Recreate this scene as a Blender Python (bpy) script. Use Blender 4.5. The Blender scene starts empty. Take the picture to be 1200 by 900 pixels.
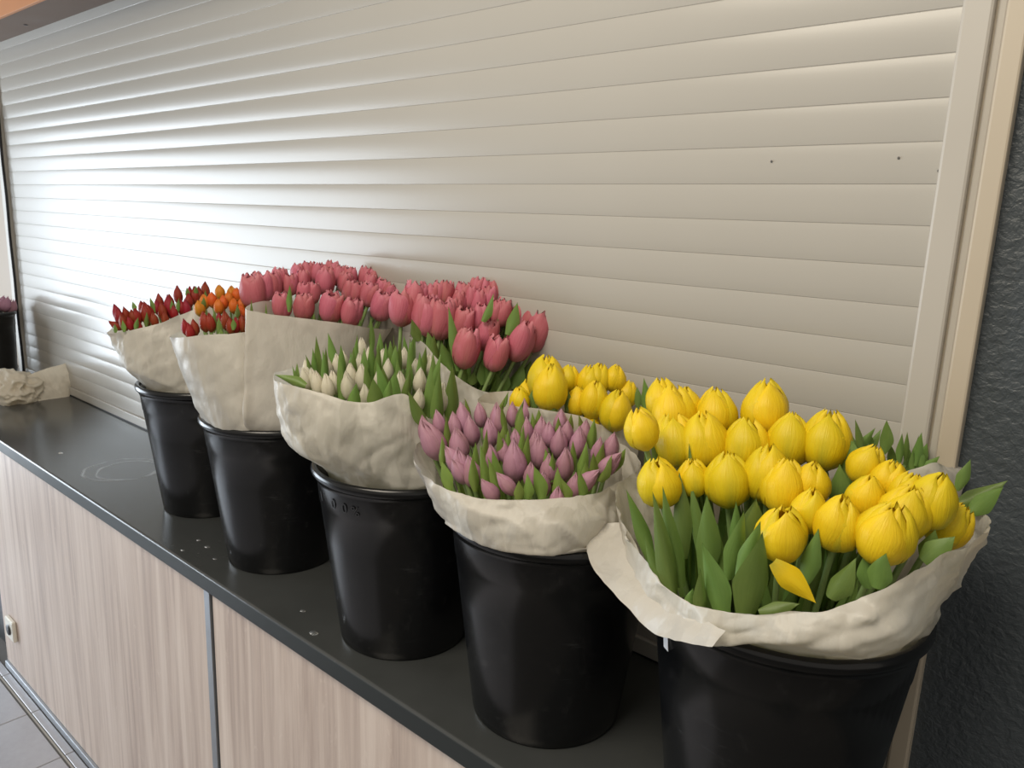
import bpy, bmesh, math, random
from mathutils import Vector, Matrix, noise
random.seed(7)
C = bpy.context.scene.collection
SC = bpy.context.scene
# ------------------------------------------------------------------ camera, world, lights, exposure
# world: camera stands above x=0,y=0; +x runs right along the shutter, +y into it; counter top at z=ZC, floor z=0
ZC = 0.9464
RW = ((0.7504697, 0.1656282, -0.6398144), (0.6599220, -0.1350163, 0.7391032), (0.0360310, -0.9769022, -0.2106273))
CAM = Vector((0, 0, ZC + 0.79))
cd = bpy.data.cameras.new('camera'); cam = bpy.data.objects.new('camera', cd); C.objects.link(cam)
cd.sensor_width = 36; cd.lens = 36 * 902 / 1200; cd.clip_start = 0.02
cam.matrix_world = Matrix([[RW[i][0], -RW[i][1], -RW[i][2], CAM[i]] for i in range(3)] + [[0, 0, 0, 1]])
SC.camera = cam
SC.view_settings.view_transform = 'Standard'; SC.view_settings.look = 'None'
SC.view_settings.gamma = 1; SC.view_settings.use_curve_mapping = False
SC.view_settings.exposure = 0.0
w = bpy.data.worlds.new('world'); SC.world = w; w.use_nodes = True
w.node_tree.nodes['Background'].inputs[0].default_value = (1.0, 0.93, 0.83, 1)
w.node_tree.nodes['Background'].inputs[1].default_value = 0.43
def area(name, loc, target, sx, sy, power, col):
    l = bpy.data.lights.new(name, 'AREA'); l.shape = 'RECTANGLE'; l.size = sx; l.size_y = sy; l.energy = power; l.color = col
    o = bpy.data.objects.new(name, l); C.objects.link(o); o.location = loc
    o.rotation_euler = (Vector(target) - Vector(loc)).to_track_quat('-Z', 'Y').to_euler()
    return o
# the glass shop front on the left, and an unseen warm overhead fill added to brighten the flowers
area('window_daylight', (-5.9, -1.15, ZC + 0.19), (0, -1.15, ZC + 0.19), 3.0, 2.1, 178, (0.80, 0.90, 1.0))
area('overhead_fill', (-0.75, -0.45, 2.98), (-0.60, 0.45, 0.6), 1.3, 1.0, 37, (1.0, 0.90, 0.74))

# ------------------------------------------------------------------ helpers
def hit(u, v, c, d, off):
    """point seen at (u,v) lying on the vertical plane through c, normal d, shifted by off"""
    a, b = (u - 600) / 902, (v - 450) / 902
    r = Vector([RW[i][0] * a + RW[i][1] * b + RW[i][2] for i in range(3)])
    t = ((c - CAM).dot(d) + off) / r.dot(d)
    return CAM + r * t
def depth(p): return sum((p[i] - CAM[i]) * RW[i][2] for i in range(3))
def project(p):
    q = [sum((p[i] - CAM[i]) * RW[i][k] for i in range(3)) for k in range(3)]
    return 600 + 902 * q[0] / q[2], 450 + 902 * q[1] / q[2]
def tag(o, label=None, cat=None, group=None, kind=None):
    if label: o['label'] = label
    if cat: o['category'] = cat
    if group: o['group'] = group
    if kind: o['kind'] = kind
    return o
def empty(name, loc, label, cat, group=None):
    o = bpy.data.objects.new(name, None); C.objects.link(o); o.location = loc; o.empty_display_size = .02
    return tag(o, label, cat, group)
def link(name, me, mat, parent=None, M=None):
    o = bpy.data.objects.new(name, me); C.objects.link(o)
    if mat and len(me.materials) == 0: me.materials.append(mat)
    if parent:
        o.parent = parent
        if M is not None: o.matrix_basis = parent.matrix_basis.inverted() @ M
    elif M is not None: o.matrix_basis = M
    return o
def meshdata(name, verts, faces, smooth=True, uv=None):
    me = bpy.data.meshes.new(name); me.from_pydata([tuple(v) for v in verts], [], faces); me.update()
    if smooth: me.polygons.foreach_set('use_smooth', [True] * len(me.polygons))
    if uv:
        L = me.uv_layers.new(name='UVMap')
        for lp in me.loops: L.data[lp.index].uv = uv[lp.vertex_index]
    return me
def boxmesh(name, x0, x1, y0, y1, z0, z1, bevel=0.0, seg=2):
    bm = bmesh.new(); bmesh.ops.create_cube(bm, size=1)
    for v in bm.verts: v.co = Vector(((x0 + x1) / 2 + v.co.x * (x1 - x0), (y0 + y1) / 2 + v.co.y * (y1 - y0), (z0 + z1) / 2 + v.co.z * (z1 - z0)))
    if bevel: bmesh.ops.bevel(bm, geom=bm.edges[:], offset=bevel, segments=seg if bevel < .006 else 8, affect='EDGES', profile=.5)
    me = bpy.data.meshes.new(name); bm.to_mesh(me); bm.free()
    return me
def box(name, mat, x0, x1, y0, y1, z0, z1, bevel=0.0, parent=None):
    o = link(name, boxmesh(name, x0, x1, y0, y1, z0, z1, bevel), mat)
    if parent: o.parent = parent; o.matrix_basis = parent.matrix_basis.inverted()
    return o
def lathe(name, prof, n=72):
    vs, fs = [], []
    for r, z in prof:
        for k in range(n):
            a = 2 * math.pi * k / n; vs.append((r * math.cos(a), r * math.sin(a), z))
    for i in range(len(prof) - 1):
        for k in range(n):
            k2 = (k + 1) % n; fs.append((i * n + k, i * n + k2, (i + 1) * n + k2, (i + 1) * n + k))
    return meshdata(name, vs, fs)

# ------------------------------------------------------------------ materials
class N:
    def __init__(s, name):
        s.m = bpy.data.materials.new(name); s.m.use_nodes = True; s.t = s.m.node_tree
        s.b = s.t.nodes['Principled BSDF']; s.out = s.t.nodes['Material Output']
    def n(s, typ, **kw):
        x = s.t.nodes.new('ShaderNode' + typ)
        for k, v in kw.items():
            if k in x.inputs: x.inputs[k].default_value = v
            else: setattr(x, k, v)
        return x
    def l(s, a, b): s.t.links.new(a, b)
    def coord(s, scale=(1, 1, 1), out='Object', loc=(0, 0, 0)):
        tc = s.n('TexCoord'); mp = s.n('Mapping'); mp.inputs['Scale'].default_value = scale; mp.inputs['Location'].default_value = loc
        s.l(tc.outputs[out], mp.inputs[0]); return mp.outputs[0]
    def noise(s, co, scale=5, detail=4, rough=.5, dist=0):
        x = s.n('TexNoise', Scale=scale, Detail=detail, Roughness=rough, Distortion=dist); s.l(co, x.inputs['Vector']); return x.outputs['Fac']
    def ramp(s, f, stops):
        x = s.n('ValToRGB'); e = x.color_ramp.elements
        while len(e) < len(stops): e.new(0.5)
        for i, (p, c) in enumerate(stops): e[i].position = p; e[i].color = (*c, 1) if len(c) == 3 else c
        s.l(f, x.inputs[0]); return x.outputs[0]
    def val(s, f, a, b, lo=0., hi=1.):
        x = s.n('MapRange'); x.inputs[1].default_value = lo; x.inputs[2].default_value = hi; x.inputs[3].default_value = a; x.inputs[4].default_value = b
        s.l(f, x.inputs[0]); return x.outputs[0]
    def mix(s, f, a, b, mode='MIX'):
        x = s.n('MixRGB'); x.blend_type = mode
        for i, v in ((0, f), (1, a), (2, b)):
            if isinstance(v, (int, float)): x.inputs[i].default_value = v
            elif isinstance(v, tuple): x.inputs[i].default_value = (*v, 1)
            else: s.l(v, x.inputs[i])
        return x.outputs[0]
    def math(s, op, a, b=0.):
        x = s.n('Math'); x.operation = op
        for i, v in ((0, a), (1, b)):
            if isinstance(v, (int, float)): x.inputs[i].default_value = v
            else: s.l(v, x.inputs[i])
        return x.outputs[0]
    def bump(s, h, strength=.2, dist=.01):
        x = s.n('Bump', Strength=strength, Distance=dist); s.l(h, x.inputs['Height']); s.l(x.outputs[0], s.b.inputs['Normal']); return x.outputs[0]
    def base(s, col=None, rough=None, spec=None):
        for k, v in (('Base Color', col), ('Roughness', rough), ('Specular IOR Level', spec)):
            if v is None: continue
            if isinstance(v, tuple): s.b.inputs[k].default_value = (*v, 1)
            elif isinstance(v, (int, float)): s.b.inputs[k].default_value = v
            else: s.l(v, s.b.inputs[k])
        return s
    def translucent(s, col, fac, normal=None):
        tr = s.n('BsdfTranslucent'); mx = s.n('MixShader'); mx.inputs[0].default_value = fac
        if isinstance(col, tuple): tr.inputs[0].default_value = (*col, 1)
        else: s.l(col, tr.inputs[0])
        if normal: s.l(normal, tr.inputs['Normal'])
        s.l(s.b.outputs[0], mx.inputs[1]); s.l(tr.outputs[0], mx.inputs[2]); s.l(mx.outputs[0], s.out.inputs[0])
        return s

def m_plain(name, col, rough=.5, spec=.5, var=.06, scale=6):
    a = N(name); f = a.noise(a.coord(), scale, 4)
    c = a.mix(a.val(f, 0, 1), tuple(x * (1 - var) for x in col), tuple(min(1, x * (1 + var)) for x in col))
    a.base(c, a.val(f, rough * .88, rough * 1.12), spec); return a.m
MAT = {}
def m_shutter():
    a = N('cream_lacquered_slat'); co = a.coord((1, 1, 1)); f = a.noise(co, 3, 5)
    c = a.mix(f, (.44, .42, .38), (.465, .445, .405))
    a.base(c, .28, .5); return a.m
MAT['shutter'] = m_shutter()
MAT['rail'] = m_plain('cream_guide_rail', (.51, .48, .43), .38)
MAT['casing'] = m_plain('beige_painted_casing', (.53, .46, .36), .45)
def m_darkwall():
    a = N('dark_roughcast_paint'); co = a.coord()
    f = a.noise(co, 95, 3, .55, .4); g = a.noise(co, 4, 3)
    a.base(a.mix(g, (.056, .068, .078), (.070, .084, .096)), .42, .5); a.bump(f, .6, .006); return a.m
MAT['darkwall'] = m_darkwall()
MAT['leftwall'] = m_plain('beige_wall_paint', (.44, .365, .29), .6)
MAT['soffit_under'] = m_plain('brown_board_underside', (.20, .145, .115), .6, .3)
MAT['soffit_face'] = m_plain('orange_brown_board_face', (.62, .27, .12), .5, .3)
def m_counter():
    a = N('black_satin_worktop'); tc = a.n('TexCoord'); ob = tc.outputs['Object']
    f = a.noise(ob, 9, 5); g = a.noise(ob, 60, 3); sm = a.noise(ob, 3.2, 4, .6, .6)
    c = a.mix(f, (.040, .043, .043), (.062, .066, .066))
    # dried water rings: two offset circles of lighter lime with a glossier film
    dm = None
    for (cx, cy, r, wd) in ((-2.345, .915, .105, .007), (-2.325, .925, .088, .005)):
        s1 = a.n('VectorMath'); s1.operation = 'DISTANCE'; s1.inputs[1].default_value = (cx, cy, ZC)
        a.l(ob, s1.inputs[0])
        d = a.math('SUBTRACT', s1.outputs['Value'], r); d = a.math('ADD', d, a.val(a.noise(ob, 14, 3), -.012, .012)); d = a.math('ABSOLUTE', d)
        k = a.val(d, 1, 0, 0, wd); dm = k if dm is None else a.math('MAXIMUM', dm, k)
    br = a.val(a.noise(ob, 11, 4), .0, 1.0, .38, .62)
    ring = a.math('MULTIPLY', dm, br); ring.node.use_clamp = True
    # specks and scuffs scattered on the top
    sp = a.val(a.noise(ob, 75, 4, .6), 0, 1, .66, .72)
    sp = a.math('MULTIPLY', sp, a.val(sm, 0, 1, .5, .62)); sp.node.use_clamp = True
    c = a.mix(a.math('MULTIPLY', ring, .45), c, (.35, .36, .37)); c = a.mix(a.math('MULTIPLY', sp, .18), c, (.4, .4, .38))
    ro = a.val(sm, .15, .24); ro = a.math('SUBTRACT', ro, a.math('MULTIPLY', ring, .12))
    a.base(c, ro, .6)
    a.bump(a.math('ADD', a.math('MULTIPLY', g, .25), ring), .10, .003); return a.m
MAT['counter'] = m_counter()
def m_bucket():
    a = N('black_bucket_plastic'); co = a.coord((1, 1, 1)); f = a.noise(co, 12, 5, .6)
    sc = a.noise(a.coord((3, 3, 42)), 3, 5, .7, 1.2); scr = a.val(sc, 0, 1, .60, .78)
    lo = a.val(a.noise(a.coord((1, 1, 1)), 30, 4, .7), 0, 1, .58, .75)
    c = a.mix(f, (.0045, .0048, .0055), (.007, .0075, .0085)); c = a.mix(a.math('MULTIPLY', scr, .10), c, (.22, .23, .25)); c = a.mix(a.math('MULTIPLY', lo, .05), c, (.3, .3, .3))
    a.base(c, a.val(f, .17, .29), .5); a.bump(f, .02, .004); return a.m
MAT['bucket'] = m_bucket()
MAT['mark'] = m_plain('worn_grey_emboss', (.022, .023, .026), .5)
MAT['white'] = m_plain('white_tape', (.75, .76, .78), .5)
def m_wood():
    a = N('pale_oak_laminate'); co = a.coord((1, 1, .045)); f = a.noise(co, 26, 6, .62, .5)
    g = a.noise(a.coord((1, 1, .02)), 90, 4, .7); b = a.noise(a.coord((1, 1, .12)), 5, 3)
    fl = a.noise(a.coord((1, 1, .4), loc=(3, 1, 2)), 34, 3, .6, 2.2)
    c = a.ramp(f, [(.34, (.40, .305, .26)), (.50, (.60, .49, .42)), (.66, (.76, .65, .57))])
    c = a.mix(a.val(g, 0, .55, .35, .75), c, (.70, .60, .53)); c = a.mix(a.val(b, 0, .35), c, (.46, .37, .33))
    c = a.mix(a.val(fl, 0, .35, .62, .74), c, (.76, .66, .58))
    a.base(c, .48, .4); a.bump(g, .08, .002); return a.m
MAT['wood'] = m_wood()
MAT['metal'] = m_plain('brushed_aluminium_strip', (.34, .36, .39), .38); MAT['metal'].node_tree.nodes['Principled BSDF'].inputs['Metallic'].default_value = .7
def m_tile():
    a = N('grey_stone_tile'); f = a.noise(a.coord(), 45, 5, .7); g = a.noise(a.coord(), 6, 3)
    a.base(a.mix(a.math('MULTIPLY', a.math('ADD', f, g), .5), (.31, .315, .35), (.47, .475, .52)), a.val(f, .20, .30), .7); a.bump(f, .1, .003); return a.m
MAT['tile'] = m_tile()
MAT['grout'] = m_plain('dark_grout', (.13, .125, .12), .8, var=.15, scale=30)
MAT['grout_light'] = m_plain('light_grout', (.36, .34, .31), .7)
MAT['plastic'] = m_plain('cream_socket_plastic', (.72, .69, .60), .3)
MAT['black'] = m_plain('black_rubber', (.012, .012, .013), .5)
MAT['darkpanel'] = m_plain('dark_grey_side_panel', (.035, .037, .042), .4)
def m_paper(name, col, tr, fac, crumple=1.0):
    a = N(name); co = a.coord((1.15, 1.15, .5)); f = a.noise(co, 16, 5, .55, .5); g = a.noise(co, 60, 3)
    v = a.n('TexVoronoi', Scale=11.0); v.feature = 'DISTANCE_TO_EDGE'
    dco = a.n('VectorMath'); dco.operation = 'ADD'; nz = a.n('TexNoise', Scale=9.0, Detail=3.0); a.l(co, nz.inputs[0])
    sc = a.n('VectorMath'); sc.operation = 'SCALE'; sc.inputs['Scale'].default_value = .09; a.l(nz.outputs['Color'], sc.inputs[0])
    a.l(co, dco.inputs[0]); a.l(sc.outputs[0], dco.inputs[1]); a.l(dco.outputs[0], v.inputs['Vector'])
    cr = a.val(v.outputs['Distance'], 1, 0, 0, .12)
    nor = a.n('NewGeometry').outputs['Normal']
    for k_, tl in ((15.0, .42), (38.0, .26)):
        vv = a.n('TexVoronoi', Scale=k_); vv.feature = 'SMOOTH_F1'; vv.inputs['Smoothness'].default_value = .18; a.l(dco.outputs[0], vv.inputs['Vector'])
        su = a.n('VectorMath'); su.operation = 'SUBTRACT'; su.inputs[1].default_value = (.5, .5, .5); a.l(vv.outputs['Color'], su.inputs[0])
        s2 = a.n('VectorMath'); s2.operation = 'SCALE'; s2.inputs['Scale'].default_value = tl * crumple; a.l(su.outputs[0], s2.inputs[0])
        ad = a.n('VectorMath'); ad.operation = 'ADD'; a.l(nor, ad.inputs[0]); a.l(s2.outputs[0], ad.inputs[1])
        no = a.n('VectorMath'); no.operation = 'NORMALIZE'; a.l(ad.outputs[0], no.inputs[0]); nor = no.outputs[0]
    c = a.mix(g, tuple(x * .95 for x in col), col); a.base(c, .40, .5)
    nb = a.bump(a.math('ADD', a.math('MULTIPLY', f, .8), a.math('MULTIPLY', cr, .10)), .5, .010); a.l(nor, nb.node.inputs['Normal'])
    a.translucent(tr, fac, nb); return a.m
MAT['paper'] = m_paper('white_waxed_wrap_paper', (.76, .73, .665), (.80, .73, .60), .36)
MAT['paper_smooth'] = m_paper('smooth_wrap_paper', (.74, .71, .65), (.78, .71, .58), .34, .35)
MAT['paper_old'] = m_paper('cream_crumpled_paper', (.88, .81, .68), (.85, .76, .60), .3)
def m_petal(name, base, mid, tip, streak, green=(.30, .36, .06), gr=.25, rough=.42, tr=.28, hue=.04):
    a = N(name); uv = a.n('TexCoord').outputs['UV']; sx = a.n('SeparateXYZ'); a.l(uv, sx.inputs[0]); t = sx.outputs['Y']; s = sx.outputs['X']
    c = a.ramp(t, [(0, base), (.30, mid), (.75, mid), (1, tip)])
    mp = a.n('Mapping'); mp.inputs['Scale'].default_value = (16, 1.4, 1); a.l(uv, mp.inputs[0]); oi = a.n('ObjectInfo')
    cmb = a.n('CombineXYZ'); a.l(a.math('MULTIPLY', oi.outputs['Random'], 40.), cmb.inputs[1]); a.l(cmb.outputs[0], mp.inputs['Location'])
    st = a.noise(mp.outputs[0], 1.6, 3, .6)
    c = a.mix(a.val(st, 0, .55, .42, .72), c, streak)
    mid_d = a.math('ABSOLUTE', a.math('SUBTRACT', s, .5)); gf = a.math('MULTIPLY', a.val(mid_d, 1, 0, 0, .17), a.val(t, 1, 0, .05, .8)); gf.node.use_clamp = True
    gsel = a.math('MULTIPLY', gf, a.val(oi.outputs['Random'], 0, gr, .25, .9)); c = a.mix(gsel, c, green)
    hs = a.n('HueSaturation'); a.l(a.val(oi.outputs['Random'], .5 - hue / 2, .5 + hue / 2), hs.inputs['Hue']); a.l(a.val(oi.outputs['Random'], 1.0, .86), hs.inputs['Value']); a.l(c, hs.inputs['Color'])
    a.base(hs.outputs[0], rough, .35); nb = a.bump(st, .18, .012); a.translucent(hs.outputs[0], tr, nb); return a.m
PM = {
 'yellow': m_petal('yellow_petal', (.66, .60, .06), (.95, .71, .016), (.95, .74, .03), (.91, .61, .010), (.42, .46, .05), .75, tr=.16, hue=.012),
 'pink': m_petal('pink_petal', (.64, .29, .27), (.72, .205, .265), (.80, .32, .37), (.63, .135, .19), (.40, .28, .12), .35, hue=.02),
 'purple': m_petal('purple_petal', (.46, .30, .30), (.60, .32, .42), (.68, .42, .50), (.51, .24, .35), (.30, .24, .16), .3, hue=.03),
 'red': m_petal('red_petal', (.40, .10, .05), (.42, .030, .022), (.40, .025, .03), (.30, .012, .014), (.30, .20, .06), .5, hue=.03),
 'orange': m_petal('orange_petal', (.60, .40, .06), (.78, .23, .025), (.80, .25, .03), (.70, .15, .015), (.50, .40, .05), .6, hue=.05),
 'white': m_petal('white_petal', (.60, .62, .36), (.80, .76, .62), (.85, .81, .69), (.74, .70, .54), (.5, .56, .24), .5, hue=.01),
}
def m_leaf(name, dark, light):
    a = N(name); uv = a.n('TexCoord').outputs['UV']; oi = a.n('ObjectInfo')
    mp = a.n('Mapping'); mp.inputs['Scale'].default_value = (26, .9, 1); a.l(uv, mp.inputs[0])
    cmb = a.n('CombineXYZ'); a.l(a.math('MULTIPLY', oi.outputs['Random'], 40.), cmb.inputs[1]); a.l(cmb.outputs[0], mp.inputs['Location'])
    st = a.noise(mp.outputs[0], 1.5, 3); big = a.noise(uv, 2.5, 3)
    c = a.mix(a.math('MULTIPLY', a.math('ADD', st, big), .5), dark, light)
    hs = a.n('HueSaturation'); a.l(a.val(oi.outputs['Random'], .485, .515), hs.inputs['Hue']); a.l(a.val(oi.outputs['Random'], .8, 1.25), hs.inputs['Value']); a.l(c, hs.inputs['Color'])
    a.base(hs.outputs[0], .40, .45); nb = a.bump(st, .12, .008); tc = a.mix(.5, hs.outputs[0], (.28, .42, .05)); a.translucent(tc, .22, nb); return a.m
MAT['leaf'] = m_leaf('tulip_leaf', (.095, .185, .040), (.24, .36, .095))
MAT['leaf_light'] = m_leaf('young_tulip_leaf', (.13, .22, .040), (.28, .38, .09))
MAT['stem'] = m_plain('tulip_stem', (.20, .30, .10), .45)

# ------------------------------------------------------------------ the room
YW = 1.156                      # plane of the shutter slats
PITCH = 0.0545
XL, XR = -3.957, -0.267
ZJ = ZC + 0.8539 - 15 * PITCH   # top of the bottom rail
tag(box('floor', MAT['grout'], -7.5, 4.5, -6.5, YW + .3, -.12, -.006), kind='structure')
fl = bpy.data.objects['floor']
tile_me = boxmesh('tile', -.1535, .1535, -.1535, .1535, -.02, 0, .002, 1); border_me = boxmesh('border_tile', -.1535, .1535, -.013, .013, -.02, 0, .0015, 1)
for me in (tile_me, border_me): me.materials.append(MAT['tile'])
for i in range(-6, 9):
    x = -2.616 + .31 * i
    if x < -4.3 or x > -.9: continue
    for j in range(0, 7):
        o = link('tile', tile_me, None, fl); o.location = (x, .553 - .31 * j, 0)
    o = link('border_tile', border_me, None, fl); o.location = (x, .733, 0)
o = box('grout_line', MAT['grout_light'], -4.5, -.8, .7120, .7168, -.012, -.001, parent=fl)
# back wall pieces round the opening
tag(box('wall_right', MAT['darkwall'], -.1935, 2.6, YW - .012, YW + .25, 0, 3.1), kind='structure')
tag(box('wall_left', MAT['leftwall'], -7.5, XL - .075, YW + .052, YW + .25, 0, 3.1), kind='structure')
tag(box('wall_back', MAT['leftwall'], XL - .075, -.1935, YW + .06, YW + .25, 0, 3.1), kind='structure')
# side wall with the shop-front window opening that lets the daylight in
for nm, a in (('wall_side', (-6.2, -6.0, .45, YW + .25, 0, 3.1)), ('wall_side_sill', (-6.2, -6.0, -2.75, .45, 0, .06)), ('wall_side_lintel', (-6.2, -6.0, -2.75, .45, ZC + 1.40, 3.1)), ('wall_side_pier', (-6.2, -6.0, -3.5, -2.75, 0, 3.1))):
    tag(box(nm, MAT['leftwall'], *a), kind='structure')
# boxed board above the shutter
sb = empty('shutter_box', ((XL + XR) / 2, 1.09, ZC + 1.43), 'brown boarded pelmet box over the top of the white roller shutter', 'pelmet')
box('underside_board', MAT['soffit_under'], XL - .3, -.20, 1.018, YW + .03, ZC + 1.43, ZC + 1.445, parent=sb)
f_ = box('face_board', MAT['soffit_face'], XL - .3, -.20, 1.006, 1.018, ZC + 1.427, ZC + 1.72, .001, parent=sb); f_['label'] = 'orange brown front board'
hole = lathe('screw_hole', [(.0, -.001), (.006, -.001), (.0075, .0)], 16); ho = link('screw_hole', hole, MAT['black'], sb, Matrix.Translation((-3.425, 1.107, ZC + 1.4290)))

# roller shutter: rails, slats, bottom bar
sh = empty('roller_shutter', ((XL + XR) / 2, YW, ZC), 'closed cream roller shutter of wide horizontal slats behind the flower buckets', 'shutter')
nseg = 10; prof = []
prof.append((-.0003, .010)); prof.append((.0, .0035))
for k in range(nseg + 1):
    t = k / nseg; z = .0009 + (PITCH - .0018) * t
    prof.append((z, .0026 - .0017 * (1 - (2 * t - 1) ** 2) ** .85))
prof.append((PITCH, .0035)); prof.append((PITCH + .0003, .010))
vs, fs = [], []
for xx in (XL - .012, XR + .012):
    for z, y in prof: vs.append((xx, y, z))
n_ = len(prof)
for k in range(n_ - 1):
    if 2 <= k < n_ - 3: fs.append((k, n_ + k, n_ + k + 1, k + 1))
for k in (0, 1, n_ - 3, n_ - 2):      # the lips keep their own corners, so the face shades cleanly up to its edge
    b0 = len(vs); vs += [vs[k], vs[n_ + k], vs[n_ + k + 1], vs[k + 1]]; fs.append((b0, b0 + 1, b0 + 2, b0 + 3))
slat_me = meshdata('slat', vs, fs); slat_me.materials.append(MAT['shutter'])
for k in range(0, 26):
    link('slat', slat_me, None, sh, Matrix.Translation((0, YW, ZJ + PITCH * k)))
box('bottom_rail', MAT['shutter'], XL - .01, XR + .01, YW - .006, YW + .012, ZC + .004, ZJ - .0006, .002, sh)
box('bottom_seal', MAT['black'], XL - .01, XR + .01, YW - .004, YW + .010, ZC + .0, ZC + .004, 0, sh)
box('guide_rail', MAT['rail'], XR, -.2315, YW - .030, YW + .03, ZC, ZC + 1.43, .004, sh)
box('guide_rail', MAT['rail'], -.2290, -.2185, YW - .022, YW + .03, ZC, ZC + 1.43, .0025, sh)
box('guide_rail', MAT['rail'], XL - .07, XL, YW - .012, YW + .03, ZC, ZC + 1.43, .003, sh)
box('guide_rail', MAT['casing'], -.2315, -.2290, YW - .019, YW + .03, ZC, ZC + 1.43, 0, sh)
tag(box('trim_1', MAT['casing'], -.2185, -.1935, YW - .030, YW + .03, 0, 3.0, .003), kind='structure')
spk = lathe('speck', [(0, -.0004), (.0016, -.0003), (.0018, .0)], 10)
for (u, v) in ((1053, 185), (1100, 200), (904, 189)):
    p = hit(u, v, Vector((0, YW - .0002, 0)), Vector((0, 1, 0)), 0); link('speck', spk, MAT['grout'], sh, Matrix.Translation(p) @ Matrix.Rotation(-math.pi / 2, 4, 'X'))
# a thin black cable down the left rail
def tube(name, pts, r, mat, n=8, parent=None):
    vs, fs = [], []
    for i, p in enumerate(pts):
        p = Vector(p); q = Vector(pts[min(i + 1, len(pts) - 1)]) - Vector(pts[max(i - 1, 0)]); q.normalize()
        a = q.orthogonal().normalized(); b = q.cross(a)
        for k in range(n):
            an = 2 * math.pi * k / n; vs.append(p + a * r * math.cos(an) + b * r * math.sin(an))
    for i in range(len(pts) - 1):
        for k in range(n):
            k2 = (k + 1) % n; fs.append((i * n + k, i * n + k2, (i + 1) * n + k2, (i + 1) * n + k))
    return link(name, meshdata(name, vs, fs), mat, parent)
cb = tube('cable', [(XL + .006 + .004 * math.sin(i * 1.3), YW - .017, ZC + 1.17 * i / 16) for i in range(17)], .0055, MAT['black'])
tag(cb, 'thin black cable running down the left edge of the roller shutter', 'cable')

# counter: worktop, cabinet with panels, strips, skirting, socket
YF = .747
wt = box('worktop', MAT['counter'], -5.2, -.1945, YF, YW + .05, ZC - .042, ZC, .0065)
tag(wt, 'long black worktop carrying the flower buckets, with water rings', 'worktop')
MAT['edge'] = m_plain('dark_worktop_edge', (.022, .026, .026), .5, .3)
wt.data.materials.append(MAT['edge'])
for pl in wt.data.polygons:
    if pl.normal.y < -.9: pl.material_index = 1
cabn = empty('counter_cabinet', (-1.6, .95, 0), 'counter base clad in pale oak laminate panels under the black worktop', 'cabinet')
ZU = ZC - .042
def panel(x0, x1):
    return box('front_panel', MAT['wood'], x0, x1, .757, .775, .028, ZU, .0008, cabn)
panel(-3.14, -1.5415); panel(-1.5085, -.20)
box('joint_strip', MAT['metal'], -1.5405, -1.516, .7535, .775, .028, ZU, .001, cabn)
box('joint_gap', MAT['black'], -1.5158, -1.5088, .761, .775, .028, ZU, 0, cabn)
sk = box('skirting_strip', MAT['metal'], -3.14, -.20, .7475, .775, 0.0, .027, .002, cabn); sk['label'] = 'silver metal skirting strip'
box('carcass', MAT['darkpanel'], -3.138, -.20, .776, YW, .0, ZU - .001, 0, cabn)
dp = box('side_panel', MAT['darkpanel'], -5.1, -3.142, .80, YW, 0, ZU - .001, .002, cabn); dp['label'] = 'dark grey recessed base past the oak panel'
so = empty('wall_socket', (-3.012, .757, ZC - .739), 'cream power socket on the oak panel low by the far end of the counter', 'socket')
box('face_plate', MAT['plastic'], -3.060, -2.980, .742, .7565, ZC - .780, ZC - .700, .004, so)
rg = lathe('socket_well', [(.0, .004), (.019, .004), (.021, -.002), (.024, -.0025)], 32)
link('socket_well', rg, MAT['darkpanel'], so, Matrix.Translation((-3.020, .7415, ZC - .740)) @ Matrix.Rotation(-math.pi / 2, 4, 'X') @ Matrix.Scale(-1, 4, (0, 0, 1)))
# droplets on the worktop
random.seed(3)
drop = lathe('water_droplet', [(.0, .0016), (.0025, .0014), (.0042, .0007), (.005, .0)], 14)
gl = N('clear_water'); gl.base((.9, .95, 1), .03, .5); gl.b.inputs['Transmission Weight'].default_value = .9; gl.b.inputs['IOR'].default_value = 1.33
for i, (u, v, s, lb) in enumerate([(233, 633, .9, 'in front of the red tulip bucket'), (243, 641, 1.1, 'nearest the edge before the red tulip bucket'), (252, 655, .8, 'by the foot of the orange tulip bucket'), (71, 531, 1.2, 'alone near the crumpled paper'), (214, 645, .7, 'beside the front edge of the worktop'), (368, 742, 1.4, 'beside the white tulip bucket foot'), (355, 716, .9, 'between two middle buckets')]):
    p = hit(u, v, Vector((0, 0, ZC)), Vector((0, 0, 1)), 0)
    o = link('water_droplet', drop, gl.m, None, Matrix.Translation((p.x, p.y, ZC + .0002)) @ Matrix.Diagonal((s * 1.5, s * 1.1, s, 1)))
    tag(o, 'small water droplet on black worktop ' + lb, 'droplet', 'water droplets on the worktop')

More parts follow.
